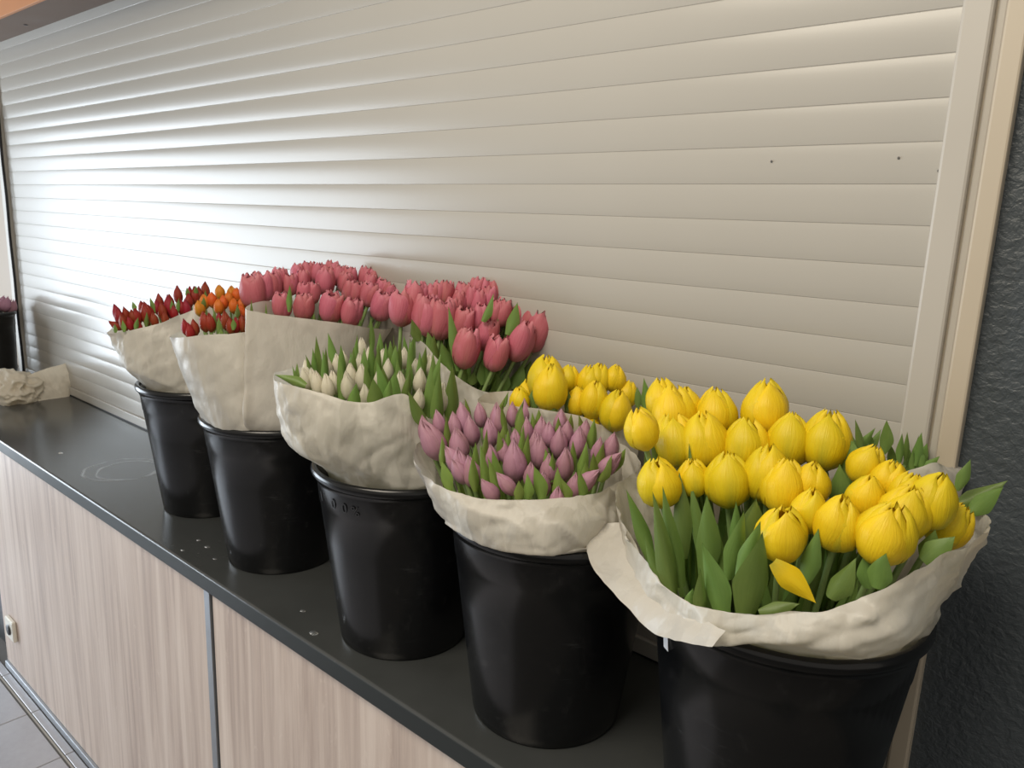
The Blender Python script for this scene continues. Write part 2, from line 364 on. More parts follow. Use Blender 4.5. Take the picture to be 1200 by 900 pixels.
# ------------------------------------------------------------------ buckets
def bucket(name, x, y, rb, rt, h, label, extra=None):
    e = empty(name, (x, y, ZC), label, 'bucket', 'black plastic flower buckets')
    def rr(z): return rb + (rt * .955 - rb) * z / (h * .96)
    hl = h * .965
    prof = [(0, .004), (rb * .55, .004), (rb * .93, .001), (rb - .002, .0), (rb, .003), (rr(h * .05), h * .05), (rr(h * .3), h * .3), (rr(h * .6), h * .6), (rr(h * .80), h * .80), (rr(h * .80) + .0012, h * .803), (rr(h * .93), h * .93), (rr(hl), hl)]
    inner = [(rr(hl) - .004, hl), (rr(h * .6) - .004, h * .6), (rb - .004, .012), (0, .012)]
    link('body', lathe('bucket_body', prof + inner), MAT['bucket'], e)
    lip = []
    for k in range(13):
        a = math.pi * (1.25 - 1.75 * k / 12); lip.append((rt - .006 + .0065 * math.cos(a) + .001, h - .009 + .0090 * math.sin(a)))
    lip = [(rr(hl) - .004, hl - .004)] + lip + [(rr(hl), hl - .014)]
    link('rim', lathe('bucket_rim', lip), MAT['bucket'], e)
    e['rim_r'] = rt; e['rim_h'] = h
    del e['rim_r']; del e['rim_h']
    return e
S = .79
RB, RT, H = .1545 * S, .2165 * S, .435 * S
BK = {'b1': (-2.4236 * S, 1.2336 * S), 'b2': (-1.9031 * S, 1.1825 * S), 'b3': (-1.3226 * S, 1.1549 * S), 'b5': (-.8821 * S, 1.1651 * S), 'b6': (-.4102 * S, 1.1628 * S)}
B1 = bucket('flower_bucket', *BK['b1'], RB, RT, H, 'black plastic bucket holding the farthest bunch, the all-red tulips')
B2 = bucket('flower_bucket', *BK['b2'], RB, RT, H, 'black plastic bucket holding the orange tulips and the first pink bunch')
B3 = bucket('flower_bucket', *BK['b3'], RB, RT, H, 'black plastic bucket under the wrapped white tulips')
B5 = bucket('flower_bucket', *BK['b5'], RB, RT, H, 'black plastic bucket under the purple tulips')
RT6, RB6, H6 = RT, RB, H
B6 = bucket('flower_bucket', *BK['b6'], RB6, RT6, H6, 'black plastic bucket in front, full of big yellow tulips, with white tape under the rim')
B0 = bucket('flower_bucket', -3.902, .985, .112, .130, .316, 'black bucket at the far end, cut by the picture edge')
# worn embossed figures on the white tulips' bucket, white tape on the big bucket
def surf_az(bk, rt, h, rb, z, u):
    best = None
    for k in range(720):
        a = math.pi * 2 * k / 720; r = rb + (rt * .955 - rb) * z / (h * .96) + .0012
        p = Vector((BK[bk][0] + r * math.cos(a), BK[bk][1] + r * math.sin(a), ZC + z))
        if p.xy.dot(Vector((math.cos(a), math.sin(a)))) > CAM.xy.dot(Vector((math.cos(a), math.sin(a)))): continue
        e = abs(project(p)[0] - u)
        if best is None or e < best[0]: best = (e, a, p)
    return best[1], best[2]
FIG = []
for i, ch in enumerate('100%'):
    a, p = surf_az('b3', RT, H, RB, .287 - .0005 * i, 378 + i * 13)
    fc = bpy.data.curves.new('embossed_figure', 'FONT'); fc.body = ch; fc.size = .026; fc.extrude = .0003; fc.align_x = 'CENTER'
    fc.materials.append(MAT['mark'])
    o = bpy.data.objects.new('embossed_figure', fc); C.objects.link(o)
    X = Vector((-math.sin(a), math.cos(a), 0)); Nn = Vector((math.cos(a), math.sin(a), -.16)).normalized(); Up = Nn.cross(X)
    M = Matrix(((X.x, Up.x, Nn.x, p.x), (X.y, Up.y, Nn.y, p.y), (X.z, Up.z, Nn.z, p.z), (0, 0, 0, 1)))
    FIG.append((o, Matrix.Translation((-BK['b3'][0], -BK['b3'][1], -ZC)) @ M))
dg = bpy.context.evaluated_depsgraph_get()
for o, M in FIG:
    me = bpy.data.meshes.new_from_object(o.evaluated_get(dg)); c0 = o.data; bpy.data.objects.remove(o); bpy.data.curves.remove(c0)
    q = link('embossed_figure', me, MAT['mark'], B3); q.matrix_basis = M; q['label'] = 'worn raised figure'
zt = min([.22 + .002 * i for i in range(55)], key=lambda z: abs(project(surf_az('b6', RT6, H6, RB6, z, 781)[1])[1] - 757))
a, p = surf_az('b6', RT6, H6, RB6, zt, 781)
X = Vector((-math.sin(a), math.cos(a), 0)); Nn = Vector((math.cos(a), math.sin(a), -.1)).normalized(); Up = Nn.cross(X)
M = Matrix(((X.x, Up.x, Nn.x, p.x), (X.y, Up.y, Nn.y, p.y), (X.z, Up.z, Nn.z, p.z), (0, 0, 0, 1)))
tp = link('tape_strip', boxmesh('tape_strip', -.006, .006, -.004, .034, 0, .0008), MAT['white'], B6)
tp.matrix_basis = Matrix.Translation((-BK['b6'][0], -BK['b6'][1], -ZC)) @ M; tp['label'] = 'white tape strip'

# ------------------------------------------------------------------ bunch frames
class Bunch:
    def __init__(s, bk, v0, o0, v1, o1, foot=(0, 0), spread=.22, fz=.03):
        s.c = Vector((*BK[bk], ZC)); s.d = Vector((s.c.x, s.c.y, 0)).normalized(); s.r = Vector((s.d.y, -s.d.x, 0))
        s.v0, s.o0, s.v1, s.o1 = v0, o0, v1, o1; s.foot, s.spread, s.fz = foot, spread, fz; s.tulips = []
    def off(s, v): return s.o0 + (s.o1 - s.o0) * (v - s.v0) / (s.v1 - s.v0)
    def px(s, u, v, off): return hit(u, v, s.c, s.d, off)
    def loc(s, a, b, z): return s.c + s.r * a + s.d * b + Vector((0, 0, z))

# ------------------------------------------------------------------ paper wraps
def catmull(P, n):
    m = len(P); out = []
    for i in range(m):
        p0, p1, p2, p3 = P[i - 1], P[i], P[(i + 1) % m], P[(i + 2) % m]
        for k in range(n):
            t = k / n; out.append(.5 * ((2 * p1) + (p2 - p0) * t + (2 * p0 - 5 * p1 + 4 * p2 - p3) * t * t + (3 * p1 - p0 - 3 * p2 + p3) * t ** 3))
    return out
def level(B, spec):
    if spec[0] == 'c':            # circle in the bucket: centre a,b radius z
        _, a, b, r, z = spec
        return [B.loc(a + r * math.cos(math.radians(180 + 30 * k)), b + r * math.sin(math.radians(180 + 30 * k)), z) for k in range(12)]
    pts, (bd, bz) = spec
    P = [B.px(u_, v_, o_ * 1.15 if o_ < 0 else o_) for u_, v_, o_ in pts]; L, Rr = P[0], P[6]; mid = (L + Rr) / 2; half = (Rr - L) / 2
    for k in range(1, 6):
        an = math.radians(30 * k); P.append(mid + half * math.cos(an) + B.d * bd * math.sin(an) + Vector((0, 0, bz * math.sin(an))))
    return P
def wrap_noise(p, amp, seed):
    a = noise.noise(p * 8 + Vector((seed * 3.1, seed, 0))); wv = noise.noise_vector(p * 11 + Vector((seed, 2, 0))) * .022; q = p + wv
    def crease(k, dx, dz, o):   # sharp fold lines running across the sheet at a slant
        n_ = noise.noise(Vector((q.x * k + q.z * dx, q.y * k + q.z * dx, q.z * dz)) + Vector((o + seed, o * 2.3, seed * 1.7)))
        return max(0, 1 - abs(n_) * 3.2) ** 1.6
    return amp * (a * 1.0 + crease(9, 9, 5, 1) * 1.0 - crease(13, -12, 6, 7) * .9 + crease(24, 12, 16, 3) * .45 - crease(30, -8, 34, 5) * .35)
def wrap(name, B, levels, label, amp=.004, seed=1, rows=11, mat=None, group='white paper bunch wraps'):
    Ls = [catmull(level(B, l), 15) for l in levels]; m = len(Ls[0]); grid = []
    for i in range(len(Ls) - 1):
        for k in range(rows):
            t = k / rows; row = []
            for j in range(m):
                p0, p1, p2, p3 = Ls[max(i - 1, 0)][j], Ls[i][j], Ls[i + 1][j], Ls[min(i + 2, len(Ls) - 1)][j]
                row.append(.5 * ((2 * p1) + (p2 - p0) * t + (2 * p0 - 5 * p1 + 4 * p2 - p3) * t * t + (3 * p1 - p0 - 3 * p2 + p3) * t ** 3))
            grid.append(row)
    grid.append(Ls[-1]); R_ = len(grid); org = sum(Ls[0], Vector()) / m
    vs, fs = [], []
    for i, row in enumerate(grid):
        fade = min(1, i / 9) * (1.0 if i < R_ - 1 else .8)
        cen = sum(row, Vector()) / m
        for j, p in enumerate(row):
            nrm = (p - cen); nrm.z = 0; nrm = nrm.normalized() if nrm.length > 1e-5 else Vector((1, 0, 0))
            vs.append(p + nrm * wrap_noise(p, amp * fade, seed) + Vector((0, 0, wrap_noise(p * .7, amp * .6 * fade, seed + 5) if i == R_ - 1 else 0)) - org)
    for i in range(R_ - 1):
        for j in range(m):
            j2 = (j + 1) % m; fs.append((i * m + j, i * m + j2, (i + 1) * m + j2, (i + 1) * m + j))
    o = link(name, meshdata(name, vs, fs), mat or MAT['paper'], None, Matrix.Translation(org))
    return tag(o, label, 'paper wrap', group)

bn = {
 'red': Bunch('b1', 335, .08, 375, -.035),
 'orange': Bunch('b2', 345, .06, 380, -.045, (-.05, -.01)),
 'pink1': Bunch('b2', 312, .12, 362, -.07, (-.01, .0), .12),
 'white': Bunch('b3', 400, .11, 465, -.11, (-.02, -.02)),
 'pink2': Bunch('b3', 330, .20, 410, .06, (-.035, .03), .05),
 'purple': Bunch('b5', 470, .11, 575, -.11, (-.01, -.02)),
 'yback': Bunch('b5', 425, .19, 470, .10, (-.0, .05), .1),
 'yellow': Bunch('b6', 470, .10, 640, -.12),
 'buds': Bunch('b6', 500, .17, 560, .13, (.05, .06), .1),
}
wrap('paper_wrap', bn['red'], [('c', 0, 0, .12, .26), ('c', 0, 0, .150, H - .004),
   ([(146, 425, 0), (150, 430, -.07), (178, 432, -.12), (225, 425, -.12), (275, 420, -.08), (300, 412, -.04), (305, 405, 0)], (.12, 0)),
   ([(129, 387, .0), (134, 390, -.05), (180, 381, -.09), (222, 366, -.10), (255, 350, -.08), (280, 345, -.04), (292, 342, .02)], (.10, .01))],
   'pale paper wrap round the red tulips in the farthest bucket', .0045, 1)
wrap('paper_wrap', bn['orange'], [('c', -.05, -.02, .075, .26),
   ([(235, 488, -.01), (239, 493, -.06), (258, 500, -.11), (285, 504, -.132), (305, 504, -.12), (320, 500, -.06), (322, 495, -.0)], (.05, 0)),
   ([(216, 440, -.0), (221, 443, -.07), (250, 446, -.115), (287, 447, -.12), (310, 446, -.10), (325, 440, -.05), (330, 435, 0)], (.08, 0)),
   ([(199, 394, .0), (205, 396, -.06), (238, 393, -.10), (285, 390, -.095), (300, 388, -.06), (312, 384, -.03), (318, 380, 0)], (.08, .0))],
   'pale paper cone with red and orange tulips beside the pink bunch', .0028, 2, mat=MAT['paper_smooth'])
wrap('paper_wrap', bn['pink1'], [('c', .03, 0, .085, .26),
   ([(286, 499, -.134), (300, 503, -.138), (330, 505, -.142), (358, 502, -.12), (378, 496, -.07), (386, 490, -.03), (388, 485, .0)], (.10, 0)),
   ([(286, 440, -.128), (300, 442, -.135), (340, 444, -.135), (385, 446, -.12), (415, 444, -.08), (425, 440, -.03), (427, 435, .03)], (.11, 0)),
   ([(287, 362, -.11), (302, 366, -.118), (345, 372, -.118), (400, 379, -.11), (438, 385, -.08), (455, 386, -.03), (460, 380, .04)], (.10, .02))],
   'tall flat-sided paper wrap round the pink tulips next to the orange tulips', .0022, 3, mat=MAT['paper_smooth'])
wrap('paper_wrap', bn['white'], [('c', -.02, -.02, .095, .25), ('c', 0, -.005, .150, H - .002),
   ([(335, 515, 0), (347, 530, -.085), (385, 540, -.13), (440, 545, -.145), (495, 545, -.13), (530, 535, -.08), (545, 525, 0)], (.12, 0)),
   ([(327, 480, 0), (334, 492, -.085), (375, 500, -.13), (432, 508, -.15), (490, 512, -.14), (530, 508, -.09), (550, 490, 0)], (.12, 0)),
   ([(323, 437, .02), (325, 446, -.06), (360, 456, -.11), (428, 471, -.135), (474, 461, -.135), (503, 490, -.11), (545, 470, 0)], (.12, .0))],
   'white paper wrap round the white tulips, glowing where light comes through', .0035, 4)
wrap('paper_wrap', bn['pink2'], [('c', .06, .055, .06, .26), 
   ([(488, 440, .10), (500, 455, .05), (520, 475, .03), (550, 490, .02), (580, 492, .02), (610, 485, .06), (625, 475, .10)], (.07, .0)),
   ([(480, 394, .12), (497, 402, .07), (520, 428, .045), (548, 450, .03), (575, 460, .03), (605, 458, .06), (640, 440, .11)], (.09, .02))],
   'paper wrap of the pink tulips behind the white bunch', .0025, 5)
wrap('paper_wrap', bn['purple'], [('c', 0, -.01, .11, .27), ('c', 0, 0, .164, H + .004), 
   ([(517, 598, 0), (530, 620, -.08), (568, 640, -.135), (625, 650, -.160), (690, 644, -.135), (735, 625, -.08), (748, 600, 0)], (.14, .0)),
   ([(500, 566, 0), (512, 588, -.075), (555, 608, -.13), (622, 615, -.155), (692, 610, -.14), (735, 598, -.08), (752, 575, 0)], (.14, .0)),
   ([(487, 529, .01), (499, 560, -.06), (548, 580, -.11), (615, 584, -.13), (688, 580, -.12), (722, 568, -.08), (752, 545, 0)], (.13, .02))],
   'white paper wrap bulging over the rim round the purple tulips', .0045, 6)
wrap('paper_wrap', bn['yback'], [('c', .05, .06, .06, .26), 
   ([(575, 520, .13), (600, 540, .09), (640, 555, .06), (680, 560, .05), (710, 560, .05), (735, 550, .08), (745, 540, .12)], (.04, .0)),
   ([(560, 470, .14), (590, 475, .10), (640, 481, .08), (682, 488, .07), (702, 497, .07), (735, 503, .09), (752, 500, .13)], (.06, .02))],
   'paper wrap of the small yellow bunch behind the purple tulips', .0025, 7)
w6 = wrap('paper_wrap', bn['yellow'], [('c', 0, 0, .12, .28), ('c', 0, 0, .164, H6 + .004),
   ([(752, 712, .0), (770, 743, -.095), (835, 757, -.155), (925, 757, -.178), (1005, 766, -.168), (1075, 738, -.12), (1112, 690, -.0)], (.16, .0)),
   ([(736, 650, .0), (752, 695, -.08), (812, 730, -.14), (905, 742, -.175), (995, 735, -.175), (1085, 700, -.13), (1140, 655, -.0)], (.16, .0)),
   ([(721, 572, .03), (742, 640, -.05), (797, 697, -.12), (885, 721, -.16), (990, 708, -.165), (1090, 660, -.13), (1165, 614, -.01)], (.13, .0))],
   'crumpled white paper collar folded over the rim round the big yellow bunch', .0055, 8)
wrap('paper_wrap', bn['buds'], [('c', .07, .08, .05, .28), 
   ([(1000, 580, .15), (1020, 590, .12), (1050, 595, .10), (1080, 595, .10), (1105, 590, .11), (1125, 580, .14), (1130, 570, .17)], (.04, .0)),
   ([(995, 552, .16), (1015, 556, .13), (1045, 556, .115), (1075, 548, .115), (1095, 542, .12), (1110, 548, .14), (1120, 545, .17)], (.05, .0))],
   'paper wrap of the green budded bunch by the shutter rail', .002, 9)
# the loose flap of the front collar
def sheet(name, B, curves, parent, mat, amp, seed, nu=10, nv=10):
    def cm(P, n):
        out = []
        for i in range(len(P) - 1):
            p0, p1, p2, p3 = P[max(i - 1, 0)], P[i], P[i + 1], P[min(i + 2, len(P) - 1)]
            for k in range(n):
                t = k / n; out.append(.5 * ((2 * p1) + (p2 - p0) * t + (2 * p0 - 5 * p1 + 4 * p2 - p3) * t * t + (3 * p1 - p0 - 3 * p2 + p3) * t ** 3))
        return out + [P[-1]]
    rows = [cm([B.px(p[0], p[1], p[2] * 1.15 if p[2] < 0 else p[2]) for p in c], nu) for c in curves]
    cols = [cm([r[j] for r in rows], nv) for j in range(len(rows[0]))]
    m, n = len(cols), len(cols[0]); org = cols[0][0].copy(); vs = []
    for j in range(m):
        for i in range(n):
            p = cols[j][i]; vs.append(p + B.d * wrap_noise(p, amp, seed) + Vector((0, 0, wrap_noise(p, amp * .5, seed + 3))) - org)
    fs = [(j * n + i, j * n + i + 1, (j + 1) * n + i + 1, (j + 1) * n + i) for j in range(m - 1) for i in range(n - 1)]
    o = link(name, meshdata(name, vs, fs), mat, parent, Matrix.Translation(org)); return o
fo = sheet('folded_flap', bn['yellow'], [
   [(704, 612, .01), (691, 622, .0), (687, 645, -.02), (699, 671, -.05), (735, 712, -.10), (772, 746, -.14), (835, 758, -.18)],
   [(716, 612, .01), (714, 625, .0), (716, 648, -.025), (730, 674, -.055), (758, 706, -.10), (790, 735, -.14), (842, 750, -.178)],
   [(730, 611, .015), (742, 630, -.015), (752, 652, -.035), (768, 680, -.06), (792, 704, -.10), (818, 724, -.138), (850, 740, -.174)]], w6, MAT['paper'], .0025, 21)
fo['label'] = 'flap of the paper folded outward'

# ------------------------------------------------------------------ tulips: shared petal, bloom, stem and leaf meshes
def spl(P, t):
    for i in range(len(P) - 1):
        if t <= P[i + 1][0]:
            a, b = P[i], P[i + 1]; k = (t - a[0]) / (b[0] - a[0]); k = k * k * (3 - 2 * k) * .5 + k * .5; return a[1] + (b[1] - a[1]) * k
    return P[-1][1]
VAR = {   # profile of the closed flower (height, radius), diameter/length, tip power, ruffle, nominal length m
 'yellow': ([(0, .22), (.08, .60), (.2, .88), (.38, 1), (.58, .98), (.76, .84), (.9, .60), (1, .30)], .74, 3.2, .012, .068),
 'pink': ([(0, .26), (.09, .70), (.24, .93), (.48, 1), (.68, .97), (.86, .88), (1, .72)], .70, 3.8, .042, .070),
 'purple': ([(0, .28), (.09, .64), (.24, .94), (.4, 1), (.6, .87), (.8, .56), (.93, .27), (1, .09)], .52, 1.9, .008, .060),
 'red': ([(0, .28), (.09, .64), (.24, .94), (.42, 1), (.62, .88), (.82, .58), (.94, .30), (1, .10)], .50, 1.9, .01, .052),
 'orange': ([(0, .24), (.09, .62), (.22, .9), (.42, 1), (.62, .95), (.8, .74), (.92, .46), (1, .18)], .62, 2.6, .01, .047),
 'white': ([(0, .28), (.09, .62), (.24, .92), (.42, 1), (.62, .90), (.82, .60), (.94, .34), (1, .12)], .47, 2.0, .01, .060),
}
def petal_geo(var, inner, seed, nt=11, ns=9):
    prof, wr, tp, ruf, _ = VAR[var]; rnd = random.Random(seed); R0 = wr / 2 * (.90 if inner else 1.0)
    wmax = math.radians(70 if inner else 72); ph = rnd.uniform(0, 6); top = rnd.uniform(.97, 1.0) if inner else rnd.uniform(.93, 1.0); tw = rnd.uniform(-.10, .10)
    vs, uv, fs = [], [], []
    for i in range(nt + 1):
        t = i / nt; wd = wmax * min(1, (t + .12) ** .5 * 1.15) * max(0.02, 1 - t ** (tp * 2.2)) ** (.5 if tp > 2.3 else .66)
        for j in range(ns):
            s = -1 + 2 * j / (ns - 1); r = R0 * spl(prof, t) * (1 - ((.22 if inner else .02) if var == 'pink' else (.45 if inner else .12)) * max(0, t - .62) / .38)
            r *= 1 + .055 * (1 - s * s) * math.sin(math.pi * min(1, t * 1.1)) - .085 * s * s - .035 * math.exp(-(s / .10) ** 2) * math.sin(math.pi * t)
            r += ruf * math.sin(4.5 * s + ph) * max(0, t - .55) / .45 + rnd.uniform(-.002, .002)
            z = t * top - .11 * s * s * t * t + ruf * .7 * math.cos(5 * s + ph * 2) * max(0, t - .7) / .3
            a = s * wd + tw * t
            vs.append(Vector((r * math.sin(a), -r * math.cos(a), z))); uv.append((j / (ns - 1), t))
    for i in range(nt):
        for j in range(ns - 1): fs.append((i * ns + j, i * ns + j + 1, (i + 1) * ns + j + 1, (i + 1) * ns + j))
    return vs, uv, fs
PETALS = {}; BLOOMS = {}
for vn in VAR:
    if vn in ('yellow', 'pink', 'purple'):
        PETALS[vn] = []
        for k in range(6):
            vs, uv, fs = petal_geo(vn, k >= 3, 31 * k + len(vn)); me = meshdata(vn + '_petal', vs, fs, uv=uv); me.materials.append(PM[vn]); PETALS[vn].append(me)
    else:
        BLOOMS[vn] = []
        for q in range(4):
            VS, UV, FS = [], [], []
            for k in range(6):
                vs, uv, fs = petal_geo(vn, k >= 3, 17 * k + 5 * q, 9, 7); rz = Matrix.Rotation(math.radians(120 * k + (60 if k >= 3 else 0)), 3, 'Z') @ Matrix.Rotation(random.uniform(-.03, .02), 3, 'X')
                b0 = len(VS); VS += [rz @ v for v in vs]; UV += uv; FS += [tuple(i + b0 for i in f) for f in fs]
            me = meshdata(vn + '_bloom', VS, FS, uv=UV); me.materials.append(PM[vn]); BLOOMS[vn].append(me)
sv, sf = [], []
for i in range(4):
    for k in range(8): a = math.pi * k / 4; sv.append((math.cos(a) * (1 - .12 * i / 3), math.sin(a) * (1 - .12 * i / 3), i / 3))
for i in range(3):
    for k in range(8): sf.append((i * 8 + k, i * 8 + (k + 1) % 8, i * 8 + 8 + (k + 1) % 8, i * 8 + 8 + k))
STEM = meshdata('stem', sv, sf); STEM.materials.append(MAT['stem'])
def leaf_geo(bend, fold, twist, wob, peak, nt=14, ns=7):
    vs, uv, fs = [], [], []
    for i in range(nt + 1):
        t = i / nt
        wd = .5 * ((t + .10) / (peak + .10)) ** .6 if t < peak else .5 * max(0, 1 - ((t - peak) / (1 - peak)) ** 1.45) ** 1.12
        wd = min(wd, .5)
        for j in range(ns):
            s = -1 + 2 * j / (ns - 1); a = twist * t
            x = s * wd; y = fold * (s * s) * wd * (1.1 - .3 * t)
            x, y = x * math.cos(a) - y * math.sin(a), x * math.sin(a) + y * math.cos(a)
            vs.append(Vector((x + wob * math.sin(3 * t), y + bend * t * t * 1.0 + .02 * math.sin(9 * t + 3 * s), t))); uv.append((j / (ns - 1), t))
    for i in range(nt):
        for j in range(ns - 1): fs.append((i * ns + j, i * ns + j + 1, (i + 1) * ns + j + 1, (i + 1) * ns + j))
    return vs, uv, fs
LEAVES = []; LEAVES_L = []
for k, prm in enumerate([(.25, .55, .15, .05, .35), (-.3, .75, -.2, -.06, .30), (.5, .45, .35, .08, .42), (.1, .9, -.4, .0, .28), (-.15, .6, .3, .10, .38)]):
    vs, uv, fs = leaf_geo(*prm)
    for L, mt in ((LEAVES, MAT['leaf']), (LEAVES_L, MAT['leaf_light'])):
        me = meshdata('leaf', vs, fs, uv=uv); me.materials.append(mt); L.append(me)

def align(z, yaw=0.):
    z = z.normalized(); ref = Vector((0, 0, 1)) if abs(z.z) < .9 else Vector((0, -1, 0))
    x = ref.cross(z).normalized(); y = z.cross(x)
    return Matrix(((x.x, y.x, z.x), (x.y, y.y, z.y), (x.z, y.z, z.z))).to_4x4() @ Matrix.Rotation(yaw, 4, 'Z')
def make_tulip(B, var, u, v, hpx, cat_group, off=None, wide=1.0, tilt=None, opened=.0, stem=True, autoleaf=1, leafset=None, seed=None, yaw=None):
    """(u, v) is the tip of the flower as the photograph shows it, hpx its height there"""
    rnd = random.Random(seed if seed is not None else int(u * 7 + v * 13))
    o_ = B.off(v + hpx * .5) if off is None else off
    tipp = B.px(u, v - hpx * .02, o_); dep = depth(tipp)
    Lh = hpx * dep / 902 * {'yellow': 1.13, 'purple': 1.2, 'white': 1.38}.get(var, 1.04); nom = VAR[var][4]; Lh = max(nom * .74, min(nom * 1.22, Lh))
    rel = tipp - B.c; a, b = rel.dot(B.r), rel.dot(B.d)
    foot = B.loc(B.foot[0] + a * B.spread * .4, B.foot[1] + b * B.spread * .4, B.fz)
    ax = (tipp - foot).normalized(); hax = (ax * .75 + Vector((0, 0, .35))).normalized()
    if tilt: hax = (hax + B.r * tilt[0] + B.d * tilt[1]).normalized()
    base = tipp - hax * Lh * .97
    sax = (base - foot)
    root = empty('tulip', foot, None, None); Mr = Matrix.Translation(foot) @ align(sax); root.matrix_basis = Mr
    Mh = Matrix.Translation(base) @ align(hax, rnd.uniform(0, 6.28) if yaw is None else yaw)
    wv = Lh * wide * rnd.uniform(.94, 1.06)
    if var in PETALS:
        for k in range(6):
            me = PETALS[var][(k % 3 + rnd.randrange(3)) % 3 + (3 if k >= 3 else 0)]
            M = Mh @ Matrix.Diagonal((wv, wv, Lh, 1)) @ Matrix.Rotation(math.radians(120 * k + (60 if k >= 3 else 0) + rnd.uniform(-7, 7)), 4, 'Z') @ Matrix.Rotation(opened + rnd.uniform(-.03, .03) * (1 if k < 3 else .3), 4, 'X')
            link('petal', me, None, root, M)
    elif var in BLOOMS:
        link('bloom', BLOOMS[var][rnd.randrange(4)], None, root, Mh @ Matrix.Diagonal((wv, wv, Lh, 1)))
    sr = .0042 if nom > .055 else .0032
    link('stem', STEM, None, root, Mr @ Matrix.Diagonal((sr, sr, sax.length + Lh * .04, 1)))
    for q in range(autoleaf):
        t0 = rnd.uniform(.45, .6); p0 = foot + sax * t0; ll = sax.length * (1 - t0) * rnd.uniform(.75, 1.02)
        dirv = (sax.normalized() + B.r * (rnd.uniform(-.14, .14) - a * .9) + B.d * (rnd.uniform(-.06, .10) - b * .6)).normalized()
        lw = nom * rnd.uniform(.42, .62)
        link('leaf', (leafset or LEAVES)[rnd.randrange(5)], None, root, Matrix.Translation(p0) @ align(dirv, rnd.uniform(0, 6.28)) @ Matrix.Diagonal((lw, lw, ll, 1)))
    root['category'] = 'tulip'; root['group'] = cat_group
    B.tulips.append((root, u, v + hpx * .5, tipp, var)); return root
def add_leaf(B, tip, bas, wpx, off, leafset=None, seed=0, root=None, doff=0.0, mat_mesh=None, face=0.0, name='leaf'):
    rnd = random.Random(seed + int(tip[0] * 3 + tip[1] * 5))
    pt = B.px(tip[0], tip[1], off + doff); pb = B.px(bas[0], bas[1], off)
    if root is None:
        root = min(B.tulips, key=lambda r: (Vector((r[1], r[2])) - Vector(((tip[0] + bas[0]) / 2, (tip[1] + bas[1]) / 2))).length)[0]
    z = pt - pb; L = z.length; z.normalize(); view = (CAM - pb).normalized()
    y = -(view - z * view.dot(z)).normalized(); x = y.cross(z)
    M = Matrix(((x.x, y.x, z.x, pb.x), (x.y, y.y, z.y, pb.y), (x.z, y.z, z.z, pb.z), (0, 0, 0, 1))) @ Matrix.Rotation(face + rnd.uniform(-.5, .5), 4, 'Z')
    wm = 1.12 * wpx * depth(pb) / 902
    me = mat_mesh or (leafset or LEAVES)[rnd.randrange(5)]
    bendk = .35
    return link(name, me, None, root, M @ Matrix.Diagonal((wm, min(wm, L * bendk), L, 1)))

def T(ox, oy, k, rows): return [(ox + r[0] * k, oy + (r[1] - r[2] / 2) * k, r[2] * k) + tuple(r[3:]) for r in rows]
# ---- red tulips, farthest bucket
G = 'red tulips in the farthest bucket'
for h in T(120, 320, .1556, [(85, 300, 130), (135, 375, 140), (105, 330, 130), (160, 310, 110), (190, 380, 100), (215, 330, 110), (240, 330, 130), (285, 265, 110), (310, 310, 180), (345, 300, 120), (375, 350, 110), (420, 210, 110), (440, 290, 150), (400, 260, 120), (490, 260, 190), (500, 205, 90), (530, 300, 110), (560, 165, 140), (590, 260, 120), (625, 265, 140), (690, 170, 140), (770, 130, 130), (645, 205, 110), (725, 160, 120), (250, 390, 90), (460, 335, 90), (655, 150, 100)]):
    make_tulip(bn['red'], 'red', h[0], h[1], max(h[2], 18), G, autoleaf=1)
make_tulip(bn['red'], 'red', 127, 377, 16, G, off=-.02, tilt=(-1.2, 0), autoleaf=0)
for (x, y, l, dx) in [(222, 215, 80, 25), (352, 185, 120, 40), (150, 355, 90, 15), (335, 290, 120, 0), (580, 190, 110, -10), (640, 105, 80, 0), (705, 95, 70, 0), (780, 130, 90, 0), (270, 330, 100, -20), (95, 380, 70, 0), (520, 200, 90, 10)]:
    u, v = 120 + x * .1556, 320 + y * .1556; add_leaf(bn['red'], (u, v), (u + dx * .1556, v + l * .1556), 5, bn['red'].off(v + 12) - .01)
# ---- red and orange tulips, second bucket
G = 'mixed orange and red tulips in the second bucket'
for h in T(120, 320, .1556, [(720, 270, 125), (880, 135, 90), (820, 205, 120), (870, 255, 120), (970, 140, 90), (1010, 160, 100), (950, 185, 90), (985, 250, 120), (1050, 240, 110), (760, 200, 80), (905, 215, 100), (1040, 290, 100)]):
    make_tulip(bn['orange'], 'orange', h[0], h[1], h[2], G)
for h in T(120, 320, .1556, [(610, 405, 120), (680, 400, 110), (755, 370, 160), (800, 375, 150), (920, 360, 150), (1000, 390, 120), (1050, 385, 140), (875, 345, 100), (645, 420, 90), (960, 400, 130)]):
    make_tulip(bn['orange'], 'red', h[0], h[1], h[2], G)
for (x, y, l, dx) in [(840, 280, 170, 0), (870, 330, 130, 10), (1015, 230, 110, -10), (765, 180, 90, 0), (890, 420, 60, 0), (985, 340, 90, 0)]:
    u, v = 120 + x * .1556, 320 + y * .1556; add_leaf(bn['orange'], (u, v), (u + dx * .1556, v + l * .1556), 6, bn['orange'].off(v + 12) - .01)
